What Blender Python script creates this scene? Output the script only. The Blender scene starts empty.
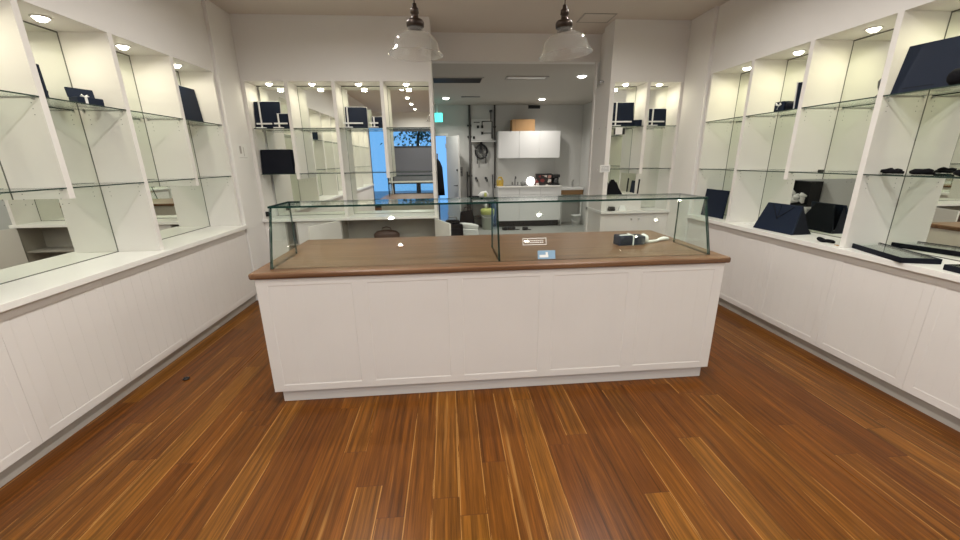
import bpy, bmesh, math, random
from mathutils import Vector, Matrix
random.seed(7)
S = bpy.context.scene
COL = S.collection
PI = math.pi
# ------------------------------------------------------------------ camera
F_PX, PITCH, YAW, ROLL, CAM_H = 383.45, 0.2796, 0.0764, -0.0129, 1.57
fw = Vector((math.sin(YAW)*math.cos(PITCH), math.cos(YAW)*math.cos(PITCH), -math.sin(PITCH)))
rt = Vector((math.cos(YAW), -math.sin(YAW), 0)); up = rt.cross(fw)
r2 = rt*math.cos(ROLL)+up*math.sin(ROLL); u2 = -rt*math.sin(ROLL)+up*math.cos(ROLL)
cd = bpy.data.cameras.new('camera'); cam = bpy.data.objects.new('camera', cd); COL.objects.link(cam)
cam.matrix_world = Matrix(((r2.x, u2.x, -fw.x, 0), (r2.y, u2.y, -fw.y, 0), (r2.z, u2.z, -fw.z, CAM_H), (0, 0, 0, 1)))
cd.sensor_width = 36; cd.lens = 36*F_PX/960; cd.clip_start = .02; cd.clip_end = 200
S.camera = cam

# ------------------------------------------------------------------ materials
def mat(name, col, rough=.5, metal=0., spec=.5, bump=0., bscale=60., vary=0., vscale=4., emis=None, estr=0.):
    m = bpy.data.materials.new(name); m.use_nodes = True
    nt = m.node_tree; b = nt.nodes['Principled BSDF']
    b.inputs['Base Color'].default_value = (*col, 1); b.inputs['Roughness'].default_value = rough
    b.inputs['Metallic'].default_value = metal; b.inputs['Specular IOR Level'].default_value = spec
    if emis: b.inputs['Emission Color'].default_value = (*emis, 1); b.inputs['Emission Strength'].default_value = estr
    if bump or vary:
        tc = nt.nodes.new('ShaderNodeTexCoord')
    if vary:
        n = nt.nodes.new('ShaderNodeTexNoise'); n.inputs['Scale'].default_value = vscale; n.inputs['Detail'].default_value = 4
        nt.links.new(tc.outputs['Object'], n.inputs['Vector'])
        r = nt.nodes.new('ShaderNodeMix'); r.data_type = 'RGBA'
        r.inputs[6].default_value = (*[c*(1-vary) for c in col], 1); r.inputs[7].default_value = (*[min(1, c*(1+vary)) for c in col], 1)
        nt.links.new(n.outputs['Fac'], r.inputs[0]); nt.links.new(r.outputs[2], b.inputs['Base Color'])
    if bump:
        n = nt.nodes.new('ShaderNodeTexNoise'); n.inputs['Scale'].default_value = bscale; n.inputs['Detail'].default_value = 3
        nt.links.new(tc.outputs['Object'], n.inputs['Vector'])
        bp = nt.nodes.new('ShaderNodeBump'); bp.inputs['Strength'].default_value = bump; bp.inputs['Distance'].default_value = .004
        nt.links.new(n.outputs['Fac'], bp.inputs['Height']); nt.links.new(bp.outputs['Normal'], b.inputs['Normal'])
    return m

def glass(name, tint, refl=(1, 1, 1), fac=1.0, cloudy=0., rough=0.0, ior=1.45):
    m = bpy.data.materials.new(name); m.use_nodes = True; nt = m.node_tree; nt.nodes.clear()
    out = nt.nodes.new('ShaderNodeOutputMaterial'); mx = nt.nodes.new('ShaderNodeMixShader')
    tr = nt.nodes.new('ShaderNodeBsdfTransparent'); tr.inputs['Color'].default_value = (*tint, 1)
    gl = nt.nodes.new('ShaderNodeBsdfGlossy'); gl.inputs['Roughness'].default_value = rough; gl.inputs['Color'].default_value = (*refl, 1)
    fr = nt.nodes.new('ShaderNodeLayerWeight'); fr.inputs['Blend'].default_value = .5
    pw = nt.nodes.new('ShaderNodeMath'); pw.operation = 'POWER'; pw.inputs[1].default_value = 5; nt.links.new(fr.outputs['Facing'], pw.inputs[0])
    ad = nt.nodes.new('ShaderNodeMath'); ad.operation = 'MULTIPLY_ADD'; ad.inputs[1].default_value = .8; ad.inputs[2].default_value = .035; nt.links.new(pw.outputs[0], ad.inputs[0])
    mu = nt.nodes.new('ShaderNodeMath'); mu.operation = 'MULTIPLY'; mu.inputs[1].default_value = fac; mu.use_clamp = True
    nt.links.new(ad.outputs[0], mu.inputs[0]); nt.links.new(mu.outputs[0], mx.inputs[0])
    base = tr.outputs[0]
    if cloudy:
        df = nt.nodes.new('ShaderNodeBsdfDiffuse'); df.inputs['Color'].default_value = (.85, .85, .83, 1)
        tl = nt.nodes.new('ShaderNodeBsdfTranslucent'); tl.inputs['Color'].default_value = (.85, .85, .83, 1)
        a = nt.nodes.new('ShaderNodeAddShader'); nt.links.new(df.outputs[0], a.inputs[0]); nt.links.new(tl.outputs[0], a.inputs[1])
        m2 = nt.nodes.new('ShaderNodeMixShader'); m2.inputs[0].default_value = cloudy
        nt.links.new(tr.outputs[0], m2.inputs[1]); nt.links.new(a.outputs[0], m2.inputs[2]); base = m2.outputs[0]
    nt.links.new(base, mx.inputs[1]); nt.links.new(gl.outputs[0], mx.inputs[2]); nt.links.new(mx.outputs[0], out.inputs['Surface'])
    return m

def wood_floor():
    m = bpy.data.materials.new('timber_floor'); m.use_nodes = True; nt = m.node_tree; b = nt.nodes['Principled BSDF']
    N = nt.nodes.new; Lk = nt.links.new
    def math_(op, a, bb=None):
        n = N('ShaderNodeMath'); n.operation = op
        for i, v in enumerate((a, bb)):
            if v is None: continue
            if isinstance(v, (int, float)): n.inputs[i].default_value = v
            else: Lk(v, n.inputs[i])
        return n.outputs[0]
    tc = N('ShaderNodeTexCoord'); sp = N('ShaderNodeSeparateXYZ'); Lk(tc.outputs['Object'], sp.inputs[0])
    W, Ln = .128, 1.85
    xs = math_('DIVIDE', sp.outputs[0], W); row = math_('FLOOR', xs); fx = math_('FRACT', xs)
    w1 = N('ShaderNodeTexWhiteNoise'); w1.noise_dimensions = '1D'; Lk(row, w1.inputs['W'])
    ys = math_('ADD', math_('DIVIDE', sp.outputs[1], Ln), math_('MULTIPLY', w1.outputs['Value'], 7.3)); cell = math_('FLOOR', ys); fy = math_('FRACT', ys)
    cb = N('ShaderNodeCombineXYZ'); Lk(row, cb.inputs[0]); Lk(cell, cb.inputs[1])
    w2 = N('ShaderNodeTexWhiteNoise'); w2.noise_dimensions = '3D'; Lk(cb.outputs[0], w2.inputs['Vector'])
    # board tone
    cr = N('ShaderNodeValToRGB'); Lk(w2.outputs['Value'], cr.inputs[0]); e = cr.color_ramp.elements
    e[0].position = 0; e[0].color = (.098, .030, .0036, 1); e[1].position = 1; e[1].color = (.152, .058, .0075, 1)
    for p_, c_ in ((.3, (.106, .0335, .0038)), (.55, (.116, .038, .0044)), (.8, (.130, .046, .0056))):
        k = e.new(p_); k.color = (*c_, 1)
    # long grain
    def grain(sx, sy, detail, off):
        v = N('ShaderNodeCombineXYZ'); Lk(math_('ADD', math_('MULTIPLY', sp.outputs[0], sx), math_('MULTIPLY', w2.outputs['Value'], off)), v.inputs[0])
        Lk(math_('ADD', math_('MULTIPLY', sp.outputs[1], sy), math_('MULTIPLY', w1.outputs['Value'], 31.)), v.inputs[1])
        n = N('ShaderNodeTexNoise'); n.inputs['Scale'].default_value = 1; n.inputs['Detail'].default_value = detail; n.inputs['Roughness'].default_value = .6
        Lk(v.outputs[0], n.inputs['Vector']); return n.outputs['Fac']
    g1 = grain(46, 1.1, 5, 57.); g2 = grain(17, .55, 3, 91.); g3 = grain(150, 5, 3, 33.)
    r1 = N('ShaderNodeMapRange'); r1.inputs[1].default_value = .3; r1.inputs[2].default_value = .7; r1.inputs[3].default_value = .48; r1.inputs[4].default_value = 1.55; Lk(g1, r1.inputs[0])
    r3 = N('ShaderNodeMapRange'); r3.inputs[1].default_value = .3; r3.inputs[2].default_value = .7; r3.inputs[3].default_value = .74; r3.inputs[4].default_value = 1.26; Lk(g3, r3.inputs[0])
    mulv = math_('MULTIPLY', r1.outputs[0], r3.outputs[0])
    mx = N('ShaderNodeMix'); mx.data_type = 'RGBA'; mx.blend_type = 'MULTIPLY'; mx.inputs[0].default_value = 1
    cv = N('ShaderNodeCombineColor');
    for i in range(3): Lk(mulv, cv.inputs[i])
    Lk(cr.outputs[0], mx.inputs[6]); Lk(cv.outputs[0], mx.inputs[7])
    # pale sapwood streaks near board edges
    pr = N('ShaderNodeMapRange'); pr.inputs[1].default_value = .64; pr.inputs[2].default_value = .73; Lk(g2, pr.inputs[0])
    edge = math_('GREATER_THAN', math_('ABSOLUTE', math_('SUBTRACT', fx, .5)), .455)
    sapb = math_('GREATER_THAN', w2.outputs['Value'], .55)
    es = math_('MULTIPLY', math_('MULTIPLY', edge, sapb), math_('GREATER_THAN', g1, .49))
    pale = math_('MULTIPLY', math_('MAXIMUM', math_('MULTIPLY', pr.outputs[0], .55), math_('MULTIPLY', es, .75)), 1.)
    m2 = N('ShaderNodeMix'); m2.data_type = 'RGBA'; Lk(pale, m2.inputs[0]); Lk(mx.outputs[2], m2.inputs[6]); m2.inputs[7].default_value = (.36, .175, .045, 1)
    # joints
    jx = math_('GREATER_THAN', math_('ABSOLUTE', math_('SUBTRACT', fx, .5)), .491)
    jy = math_('LESS_THAN', fy, .0022)
    jj = math_('MULTIPLY', math_('MAXIMUM', jx, jy), .55)
    m3 = N('ShaderNodeMix'); m3.data_type = 'RGBA'; Lk(jj, m3.inputs[0]); Lk(m2.outputs[2], m3.inputs[6]); m3.inputs[7].default_value = (.06, .02, .008, 1)
    Lk(m3.outputs[2], b.inputs['Base Color'])
    rr = N('ShaderNodeMapRange'); rr.inputs[3].default_value = .22; rr.inputs[4].default_value = .40; Lk(g2, rr.inputs[0]); Lk(rr.outputs[0], b.inputs['Roughness'])
    b.inputs['Specular IOR Level'].default_value = .16
    bp = N('ShaderNodeBump'); bp.inputs['Strength'].default_value = .15; bp.inputs['Distance'].default_value = .002; bp.invert = True
    Lk(jj, bp.inputs['Height']); Lk(bp.outputs[0], b.inputs['Normal'])
    return m

def wood_top():
    m = bpy.data.materials.new('counter_timber'); m.use_nodes = True; nt = m.node_tree; b = nt.nodes['Principled BSDF']
    tc = nt.nodes.new('ShaderNodeTexCoord'); mp = nt.nodes.new('ShaderNodeMapping'); mp.inputs['Scale'].default_value = (1.2, 26, 26)
    nt.links.new(tc.outputs['Object'], mp.inputs[0])
    n = nt.nodes.new('ShaderNodeTexNoise'); n.inputs['Scale'].default_value = 1; n.inputs['Detail'].default_value = 6; nt.links.new(mp.outputs[0], n.inputs['Vector'])
    cr = nt.nodes.new('ShaderNodeValToRGB'); e = cr.color_ramp.elements
    e[0].position = .3; e[0].color = (.105, .046, .019, 1); e[1].position = .72; e[1].color = (.215, .112, .055, 1)
    nt.links.new(n.outputs['Fac'], cr.inputs[0]); nt.links.new(cr.outputs[0], b.inputs['Base Color'])
    b.inputs['Roughness'].default_value = .33
    return m

M = {}
M['white'] = mat('white_laminate', (.76, .735, .695), .42, vary=.025, vscale=2.5)
M['paint'] = mat('white_paint', (.78, .765, .735), .75, bump=.06, bscale=120, vary=.03, vscale=1.5)
M['ceil'] = mat('ceiling_paint', (.68, .63, .57), .85, bump=.05, bscale=90)
M['front'] = mat('painted_panel', (.725, .695, .665), .45, vary=.03, vscale=3)
M['bench'] = mat('white_benchtop', (.80, .785, .745), .28, vary=.02)
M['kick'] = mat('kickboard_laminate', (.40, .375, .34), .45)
M['ckick'] = mat('counter_kick_laminate', (.62, .60, .58), .45)
M['floor'] = wood_floor()
M['timber'] = wood_top()
M['mirror'] = mat('mirror_silver', (.86, .885, .83), 0., 1.)
M['line'] = mat('mirror_edge', (.13, .13, .11), .5)
M['glass'] = glass('clear_glass', (.955, .985, .968), fac=.8)
M['finglass'] = glass('fin_glass', (.955, .985, .968), fac=.25)
M['shelfglass'] = glass('shelf_glass', (.93, .975, .95), fac=1.0)
M['gedge'] = mat('glass_cut_edge', (.006, .035, .028), .4, spec=.2)
M['sedge'] = mat('shelf_cut_edge', (.03, .05, .04), .35, spec=.25)
M['shade'] = glass('ribbed_shade_glass', (.90, .90, .89), fac=1.5, cloudy=.028, rough=.03)
M['winglass'] = glass('window_glass', (.94, .97, .98), fac=.6)
M['chrome'] = mat('chrome', (.75, .75, .73), .18, 1.)
M['steel'] = mat('brushed_steel', (.55, .55, .54), .35, 1.)
M['bronze'] = mat('aged_bronze', (.035, .022, .015), .38, .6)
M['black'] = mat('black_plastic', (.012, .012, .013), .4)
M['cloth_black'] = mat('black_cloth', (.006, .006, .008), .85, spec=.15, bump=.3, bscale=200)
M['navy'] = mat('navy_leatherette', (.0055, .0115, .028), .6, spec=.22, bump=.12, bscale=300, vary=.1, vscale=20)
M['navydark'] = mat('navy_dark', (.0035, .005, .011), .6, spec=.2)
M['wplastic'] = mat('white_plastic', (.74, .74, .72), .35)
M['paper'] = mat('white_paper', (.80, .80, .77), .8, bump=.1)
M['ink'] = mat('grey_print', (.22, .22, .22), .7)
M['card'] = mat('brown_cardboard', (.40, .235, .105), .8, vary=.06, vscale=8)
M['tape'] = mat('packing_tape', (.30, .17, .07), .3)
M['bfloor'] = mat('grey_vinyl_floor', (.33, .33, .31), .45, vary=.08, vscale=3)
M['bwall'] = mat('back_room_paint', (.60, .60, .575), .8, vary=.02)
M['bceil'] = mat('back_room_ceiling_paint', (.52, .49, .44), .85)
M['cup'] = mat('cupboard_laminate', (.80, .80, .79), .4)
M['grey'] = mat('grey_plastic', (.22, .22, .21), .5)
M['darkgrey'] = mat('dark_grey_metal', (.055, .055, .055), .45)
M['pipe'] = mat('dark_pipe', (.09, .085, .08), .5)
M['lime'] = mat('lime_plastic', (.52, .56, .17), .4)
M['tub'] = mat('pale_green_tub', (.52, .55, .46), .45)
M['yellow'] = mat('yellow_plastic', (.58, .40, .06), .4, vary=.1, vscale=30)
M['teal'] = mat('exit_sign_face', (.02, .25, .2), .4, emis=(.05, .75, .62), estr=2.2)
M['lens'] = mat('lamp_lens', (.9, .9, .85), .4, emis=(1, .93, .78), estr=16.)
M['lensb'] = mat('lamp_lens_cool', (.9, .9, .9), .4, emis=(1, .96, .88), estr=9.)
M['taskglow'] = mat('lamp_globe', (.95, .95, .95), .4, emis=(1, .98, .95), estr=2.0)
M['panelgrey'] = mat('grey_window_panel', (.13, .135, .16), .6)
M['frame'] = mat('dark_window_frame', (.03, .03, .032), .4)
M['bag'] = mat('brown_bag', (.055, .025, .015), .6)
M['bluepatch'] = mat('pale_blue_patch', (.22, .36, .50), .5)
M['leaf'] = mat('tree_leaf', (.03, .10, .07), .6, vary=.4, vscale=3)
M['bark'] = mat('tree_bark', (.06, .045, .03), .9)
M['pave'] = mat('street_paving', (.35, .36, .38), .85, vary=.1)
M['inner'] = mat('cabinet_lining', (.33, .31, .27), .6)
def pic():
    m = bpy.data.materials.new('printed_carton'); m.use_nodes = True; nt = m.node_tree; b = nt.nodes['Principled BSDF']
    tc = nt.nodes.new('ShaderNodeTexCoord'); v = nt.nodes.new('ShaderNodeTexVoronoi'); v.inputs['Scale'].default_value = 14
    nt.links.new(tc.outputs['Object'], v.inputs['Vector'])
    cr = nt.nodes.new('ShaderNodeValToRGB'); cr.color_ramp.interpolation = 'CONSTANT'; e = cr.color_ramp.elements
    e[0].position = 0; e[0].color = (.012, .008, .008, 1); e[1].position = .86; e[1].color = (.6, .55, .5, 1)
    k = e.new(.55); k.color = (.16, .02, .02, 1); k = e.new(.68); k.color = (.42, .22, .18, 1)
    sx = nt.nodes.new('ShaderNodeSeparateColor'); nt.links.new(v.outputs['Color'], sx.inputs[0]); nt.links.new(sx.outputs[0], cr.inputs[0])
    nt.links.new(cr.outputs[0], b.inputs['Base Color']); b.inputs['Roughness'].default_value = .5
    return m
M['pic'] = pic()

# ------------------------------------------------------------------ mesh building
class MB:
    def __init__(s): s.v = []; s.f = []; s.mi = []; s.sm = []
    def add(s, vs, fs, mi=0, smooth=False, T=None):
        o = len(s.v)
        for v in vs:
            v = Vector(v)
            s.v.append(tuple(T @ v) if T else tuple(v))
        for k, f in enumerate(fs):
            s.f.append(tuple(i+o for i in f)); s.mi.append(mi[k] if isinstance(mi, (list, tuple)) else mi); s.sm.append(smooth)
        return s
    def box(s, x0, x1, y0, y1, z0, z1, mi=0, T=None):
        vs = [(x, y, z) for z in (z0, z1) for y in (y0, y1) for x in (x0, x1)]
        # faces order: -z, +z, -y, +y, -x, +x
        fs = [(0, 2, 3, 1), (4, 5, 7, 6), (0, 1, 5, 4), (2, 6, 7, 3), (0, 4, 6, 2), (1, 3, 7, 5)]
        return s.add(vs, fs, mi, False, T)
    def hexa(s, lo, hi, mi=0, T=None):   # lo, hi: four points each, counter-clockwise seen from above
        fs = [(3, 2, 1, 0), (4, 5, 6, 7)] + [(i, (i+1) % 4, 4+(i+1) % 4, 4+i) for i in range(4)]
        return s.add(list(lo)+list(hi), fs, mi, False, T)
    def lathe(s, prof, n=24, c=(0, 0, 0), mi=0, T=None, cap=True, smooth=True):
        vs = []; fs = []
        for r, z in prof:
            for i in range(n):
                a = 2*PI*i/n; vs.append((c[0]+r*math.cos(a), c[1]+r*math.sin(a), c[2]+z))
        for j in range(len(prof)-1):
            for i in range(n):
                i2 = (i+1) % n; fs.append((j*n+i, j*n+i2, (j+1)*n+i2, (j+1)*n+i))
        s.add(vs, fs, mi, smooth, T)
        if cap:
            o = len(s.v)-len(vs)
            for j, rev in ((0, True), (len(prof)-1, False)):
                if prof[j][0] > 1e-5:
                    f = [o+j*n+i for i in range(n)]
                    s.f.append(tuple(reversed(f)) if rev else tuple(f)); s.mi.append(mi if not isinstance(mi, (list, tuple)) else mi[0]); s.sm.append(False)
        return s
    def cyl(s, a, b, r, n=12, mi=0, r1=None):
        a = Vector(a); b = Vector(b); d = b-a; L = d.length
        T = Matrix.Translation(a) @ d.to_track_quat('Z', 'Y').to_matrix().to_4x4()
        return s.lathe([(r, 0), (r if r1 is None else r1, L)], n, (0, 0, 0), mi, T)
    def tube(s, pts, r, n=8, mi=0, closed=False):
        pts = [Vector(p) for p in pts]; m = len(pts); vs = []; fs = []
        for i, p in enumerate(pts):
            a = pts[(i-1) % m] if (closed or i > 0) else p; b = pts[(i+1) % m] if (closed or i < m-1) else p
            t = (b-a).normalized(); ref = Vector((0, 0, 1)) if abs(t.z) < .9 else Vector((1, 0, 0))
            u = t.cross(ref).normalized(); w = u.cross(t)
            rr = r[i] if isinstance(r, (list, tuple)) else r
            for k in range(n):
                q = 2*PI*k/n; vs.append(p+u*math.cos(q)*rr+w*math.sin(q)*rr)
        for i in range(m if closed else m-1):
            i2 = (i+1) % m
            for k in range(n): fs.append((i*n+k, i*n+(k+1) % n, i2*n+(k+1) % n, i2*n+k))
        if not closed: fs += [tuple(reversed(range(n))), tuple((m-1)*n+k for k in range(n))]
        return s.add(vs, fs, mi, True)

def make_mesh(name, mb, mats, org=(0, 0, 0)):
    me = bpy.data.meshes.new(name); o = Vector(org)
    me.from_pydata([tuple(Vector(v)-o) for v in mb.v], [], mb.f)
    for m in (mats if isinstance(mats, (list, tuple)) else [mats]): me.materials.append(M[m])
    for p, k, s in zip(me.polygons, mb.mi, mb.sm): p.material_index = k; p.use_smooth = s
    bm = bmesh.new(); bm.from_mesh(me); bmesh.ops.recalc_face_normals(bm, faces=bm.faces); bm.to_mesh(me); bm.free()
    me.update(); return me
def obj(name, mb, mats, parent=None, org=(0, 0, 0), bevel=0, label=None):
    o = bpy.data.objects.new(name, make_mesh(name, mb, mats, org)); COL.objects.link(o)
    if parent is not None: o.parent = parent
    if bevel:
        b = o.modifiers.new('bevel', 'BEVEL'); b.width = bevel; b.segments = 2; b.limit_method = 'ANGLE'; b.angle_limit = math.radians(50)
    if label: o['label'] = label
    return o
def tag(o, label, cat, group=None):
    o['label'] = label; o['category'] = cat
    if group: o['group'] = group
    return o
def thing(name, label, cat, loc=(0, 0, 0), rz=0., group=None):
    o = bpy.data.objects.new(name, None); o.empty_display_size = .1; COL.objects.link(o)
    o.location = loc; o.rotation_euler = (0, 0, rz); return tag(o, label, cat, group)
def single(name, mb, mats, label, cat, loc=(0, 0, 0), rot=(0, 0, 0), group=None, bevel=0):
    o = obj(name, mb, mats, bevel=bevel); o.location = loc; o.rotation_euler = rot; return tag(o, label, cat, group)
def struct(name, mb, mats, parent=None, bevel=0):
    o = obj(name, mb, mats, parent, bevel=bevel)
    if parent is None: o['kind'] = 'structure'
    return o

# ------------------------------------------------------------------ dimensions
XL, XR = -2.32, 2.93            # front planes of the wall units
XLM, XRM = -2.64, 3.26          # mirror planes
YF, YM = 4.90, 5.19             # front and mirror planes of the units on the back wall
ZB, ZF, ZC = .903, 2.45, 3.109  # bench, soffit, ceiling
ZS1, ZS2 = 1.945, 1.432         # glass shelves
YH = 5.45                       # header over the opening
YW = -3.4                       # shopfront
ZBC, YBK = 2.80, 9.65           # back room ceiling, back wall
OX0, OX1 = -.155, 1.975         # opening to back room
DIV = [4.43, 3.835, 3.215, 2.595, 1.975, 1.355, .735, .115, -.505, -1.125, -1.745]

# ------------------------------------------------------------------ setting
struct('floor', MB().box(-2.9, 3.5, YW-.1, 5.45, -.05, 0), 'floor')
struct('floor_back_room', MB().box(-1.2, 3.5, 5.45, YBK+.1, -.05, 0), 'bfloor')
struct('ceiling', MB().box(-2.9, 3.5, YW-.1, YH+.12, ZC, ZC+.1), 'ceil')
struct('ceiling_back_room', MB().box(-1.2, 3.5, YH+.12, YBK+.1, ZBC, ZBC+.1), 'bceil')
struct('wall_left', MB().box(-2.9, XLM-.02, YW, 5.45, 0, ZC), 'paint')
struct('wall_right', MB().box(XRM+.02, 3.5, YW, 5.45, 0, ZC), 'paint')
struct('wall_back', MB().box(-2.9, OX0-.06, YM+.02, YH+.1, 0, ZC).box(OX1+.06, 3.5, YM+.02, YH+.1, 0, ZC).box(OX0-.06, OX1+.06, YH, YH+.12, 2.785, ZC), 'paint')
# bulkheads above the units and the nibs in the corners
struct('wall_left_bulkhead', MB().box(XLM-.02, XL, DIV[-1]-.1, 4.47, ZF, ZC), 'paint')
struct('wall_right_bulkhead', MB().box(XR, XRM+.02, DIV[-1]-.1, 4.47, ZF, ZC), 'paint')
struct('wall_left_nib', MB().box(XLM-.02, XL+.035, 4.47, 5.25, 0, ZC), 'paint', bevel=.004)
struct('wall_right_nib', MB().box(XR-.035, XRM+.02, 4.47, 5.25, 0, ZC), 'paint', bevel=.004)
struct('wall_back_bulkhead', MB().box(XL+.035, OX0, YF, YM+.02, ZF, ZC).box(OX1, XR-.035, YF, YM+.02, ZF, ZC), 'paint', bevel=.003)
struct('wall_back_end', MB().box(OX1, OX1+.06, YF+.001, YH, ZB, ZF).box(OX1, OX1+.06, YF+.27, YH, 0, ZB-.035).box(OX0-.06, OX0, YF+.30, YH, 0, ZF), 'paint', bevel=.003)
struct('trim_1', MB().box(OX1-.012, OX1+.012, YH-.07, YH, 0, 2.785), 'paint', bevel=.003)
struct('wall_left_return', MB().box(XLM-.02, XL, DIV[-1]-.12, DIV[-1]-.1, 0, ZC), 'paint')
struct('wall_right_return', MB().box(XR, XRM+.02, DIV[-1]-.12, DIV[-1]-.1, 0, ZC), 'paint')
# back room shell
struct('wall_back_room_left', MB().box(-1.1, -1.0, YH+.1, YBK, 0, ZBC), 'bwall')
struct('wall_back_room_right', MB().box(3.27, 3.37, YH+.1, YBK, 0, ZBC), 'bwall')
DX0, DX1, DZ = -.62, -.03, 2.13
struct('wall_back_room_end', MB().box(-1.1, DX0, YBK, YBK+.1, 0, ZBC).box(DX1, 3.37, YBK, YBK+.1, 0, ZBC).box(DX0, DX1, YBK, YBK+.1, DZ, ZBC), 'bwall')
struct('trim_2', MB().box(DX0-.05, DX0, YBK-.02, YBK+.1, 0, DZ+.05).box(DX1, DX1+.05, YBK-.02, YBK+.1, 0, DZ+.05).box(DX0, DX1, YBK-.02, YBK+.1, DZ, DZ+.05), 'paint', bevel=.003)
for i, x in enumerate((.26, .40, 1.18, 2.64)):
    struct('trim_%d' % (i+3), MB().box(x-.012, x+.012, YBK-.01, YBK, 0, ZBC), 'bwall')
# shopfront behind the camera: panelled window with a glazed strip above, a glazed door
WX0, WX1 = -1.93, 2.7
struct('wall_front', MB().box(-2.9, -2.66, YW-.1, YW, 0, ZC).box(WX1, 3.5, YW-.1, YW, 0, ZC).box(-2.66, WX1, YW-.1, YW, 2.60, ZC)
       .box(-2.04, WX0, YW-.1, YW, 0, 2.60).box(WX0, WX1, YW-.1, YW, 0, .42), 'paint')
d1 = struct('door_1', MB().box(-2.66, -2.60, YW-.08, YW-.02, 0, 2.60).box(-2.10, -2.04, YW-.08, YW-.02, 0, 2.60).box(-2.60, -2.10, YW-.08, YW-.02, 2.52, 2.60).box(-2.60, -2.10, YW-.08, YW-.02, 0, .30), 'frame')
obj('door_pane', MB().box(-2.60, -2.10, YW-.054, YW-.046, .30, 2.52), 'winglass', d1)
w1 = struct('window_1', MB().box(WX0, WX1, YW-.08, YW-.02, 2.545, 2.60).box(WX0, WX1, YW-.08, YW-.02, 2.0, 2.05).box(WX0, WX1, YW-.08, YW-.02, .80, .86).box(WX0, WX1, YW-.08, YW-.02, .42, .48)
            .box(WX0, WX0+.05, YW-.08, YW-.02, .48, 2.545).box(WX1-.05, WX1, YW-.08, YW-.02, .48, 2.545).box(.2, .25, YW-.08, YW-.02, .48, 2.545), 'frame')
obj('window_infill', MB().box(WX0+.05, .2, YW-.07, YW-.03, .86, 2.0).box(.25, WX1-.05, YW-.07, YW-.03, .86, 2.0), 'panelgrey', w1)
obj('window_pane', MB().box(WX0+.05, WX1-.05, YW-.054, YW-.046, 2.05, 2.545).box(WX0+.05, WX1-.05, YW-.054, YW-.046, .48, .80), 'winglass', w1)
obj('window_sill', MB().box(WX0, WX1, YW-.02, YW+.28, .86, .90), 'bench', w1)
struct('floor_pavement', MB().box(-9, 9, -12, YW-.1, -.12, -.06), 'pave')
struct('floor_lane', MB().box(-4, 3.5, YBK+.1, 15, -.12, -.06), 'pave')
# street tree outside
t = thing('street_tree', 'leafy street tree outside the shopfront window', 'tree', (-1.3, -6.5, -.06))
mb = MB()
for _ in range(1500):
    c = Vector((random.gauss(.75, .75), random.gauss(0, .5), 3.1+random.gauss(0, .5))); n = Vector((random.random()-.5, random.random()-.5, random.random()-.5)).normalized()
    u = n.orthogonal().normalized()*.085; w = n.cross(u)*.6
    mb.add([c-u, c+w, c+u, c-w], [(0, 1, 2, 3)])
obj('foliage', mb, 'leaf', t); obj('trunk', MB().tube([(0, 0, 0), (.03, 0, 1.4), (.1, .05, 2.6), (.4, 0, 3.4)], [.1, .08, .06, .03]), 'bark', t)

# ------------------------------------------------------------------ lights
def point_lamp(name, loc, energy, col, size=.04, spot=None, blend=.5, rot=None):
    l = bpy.data.lights.new(name, 'AREA'); l.shape = 'DISK'; l.energy = energy; l.color = col; l.size = size*2; l.spread = math.radians(spot)
    o = bpy.data.objects.new(name, l); COL.objects.link(o); o.location = loc
    if rot: o.rotation_euler = rot
    return o
def downlight(label, loc, r, lens, group, energy, col, spot, blend):
    t = thing('downlight', label, 'ceiling light', loc, 0, group)
    obj('trim_ring', MB().lathe([(r, 0), (r*1.35, 0), (r*1.38, -.004), (r*1.3, -.008), (r, -.006), (r, 0)], 24, cap=False), 'wplastic', t)
    obj('lamp_lens', MB().lathe([(r, -.0015), (r*.97, -.008), (r*.8, -.018), (r*.5, -.026), (.001, -.029)], 20), lens, t)  # dome builds the lamp's round glare into the lens shape
    point_lamp('downlight_lamp', (loc[0], loc[1], loc[2]-.031), energy, col, r*.9, spot, blend)
ORD = ['nearest the back corner', 'second from the back corner', 'third from the back corner', 'fourth from the back corner']
E_BAY, C_BAY = 1.75, (1, .94, .72)
C_BAYR = (1, .96, .63)
for side, xm, cc in (('left', XL-.15, C_BAY), ('right', XR+.17, C_BAYR)):
    for i in range(10):
        y = (DIV[i]+DIV[i+1])/2
        lab = 'lit downlight in soffit of %s wall unit, bay %s' % (side, ORD[i]) if i < 4 else 'lit soffit downlight of %s wall units towards the shopfront' % side
        downlight(lab, (xm, y, ZF), .037, 'lens', None if i < 4 else 'soffit downlights of %s units near shopfront' % side, E_BAY, cc, 176, .35)
BX = [-2.245, -1.80, -1.28, -.735, -.175]
for i in range(4):
    downlight('lit downlight in soffit of back wall unit left of doorway, bay %s' % ('leftmost', 'second from left', 'third from left', 'beside the doorway')[i], ((BX[i]+BX[i+1])/2-.01, YF+.13, ZF), .034, 'lens', None, E_BAY*.75, C_BAY, 176, .35)
RX = [2.02, 2.46, 2.885]
for i in range(2):
    downlight('lit downlight in soffit of back wall unit right of doorway, %s bay' % ('left', 'right')[i], ((RX[i]+RX[i+1])/2-.02, YF+.13, ZF), .034, 'lens', None, E_BAY*.75, C_BAY, 176, .35)
for x in (-.97, 1.62):
    for y in (3.4, 2.2, 1.0, -.2, -1.27, -2.5):
        downlight('lit downlight in shop ceiling above the %s aisle' % ('left' if x < 0 else 'right'), (x, y, ZC), .045, 'lens', 'shop ceiling downlights over the %s aisle' % ('left' if x < 0 else 'right'), 20., (1, .965, .92), 166, .6)
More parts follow.
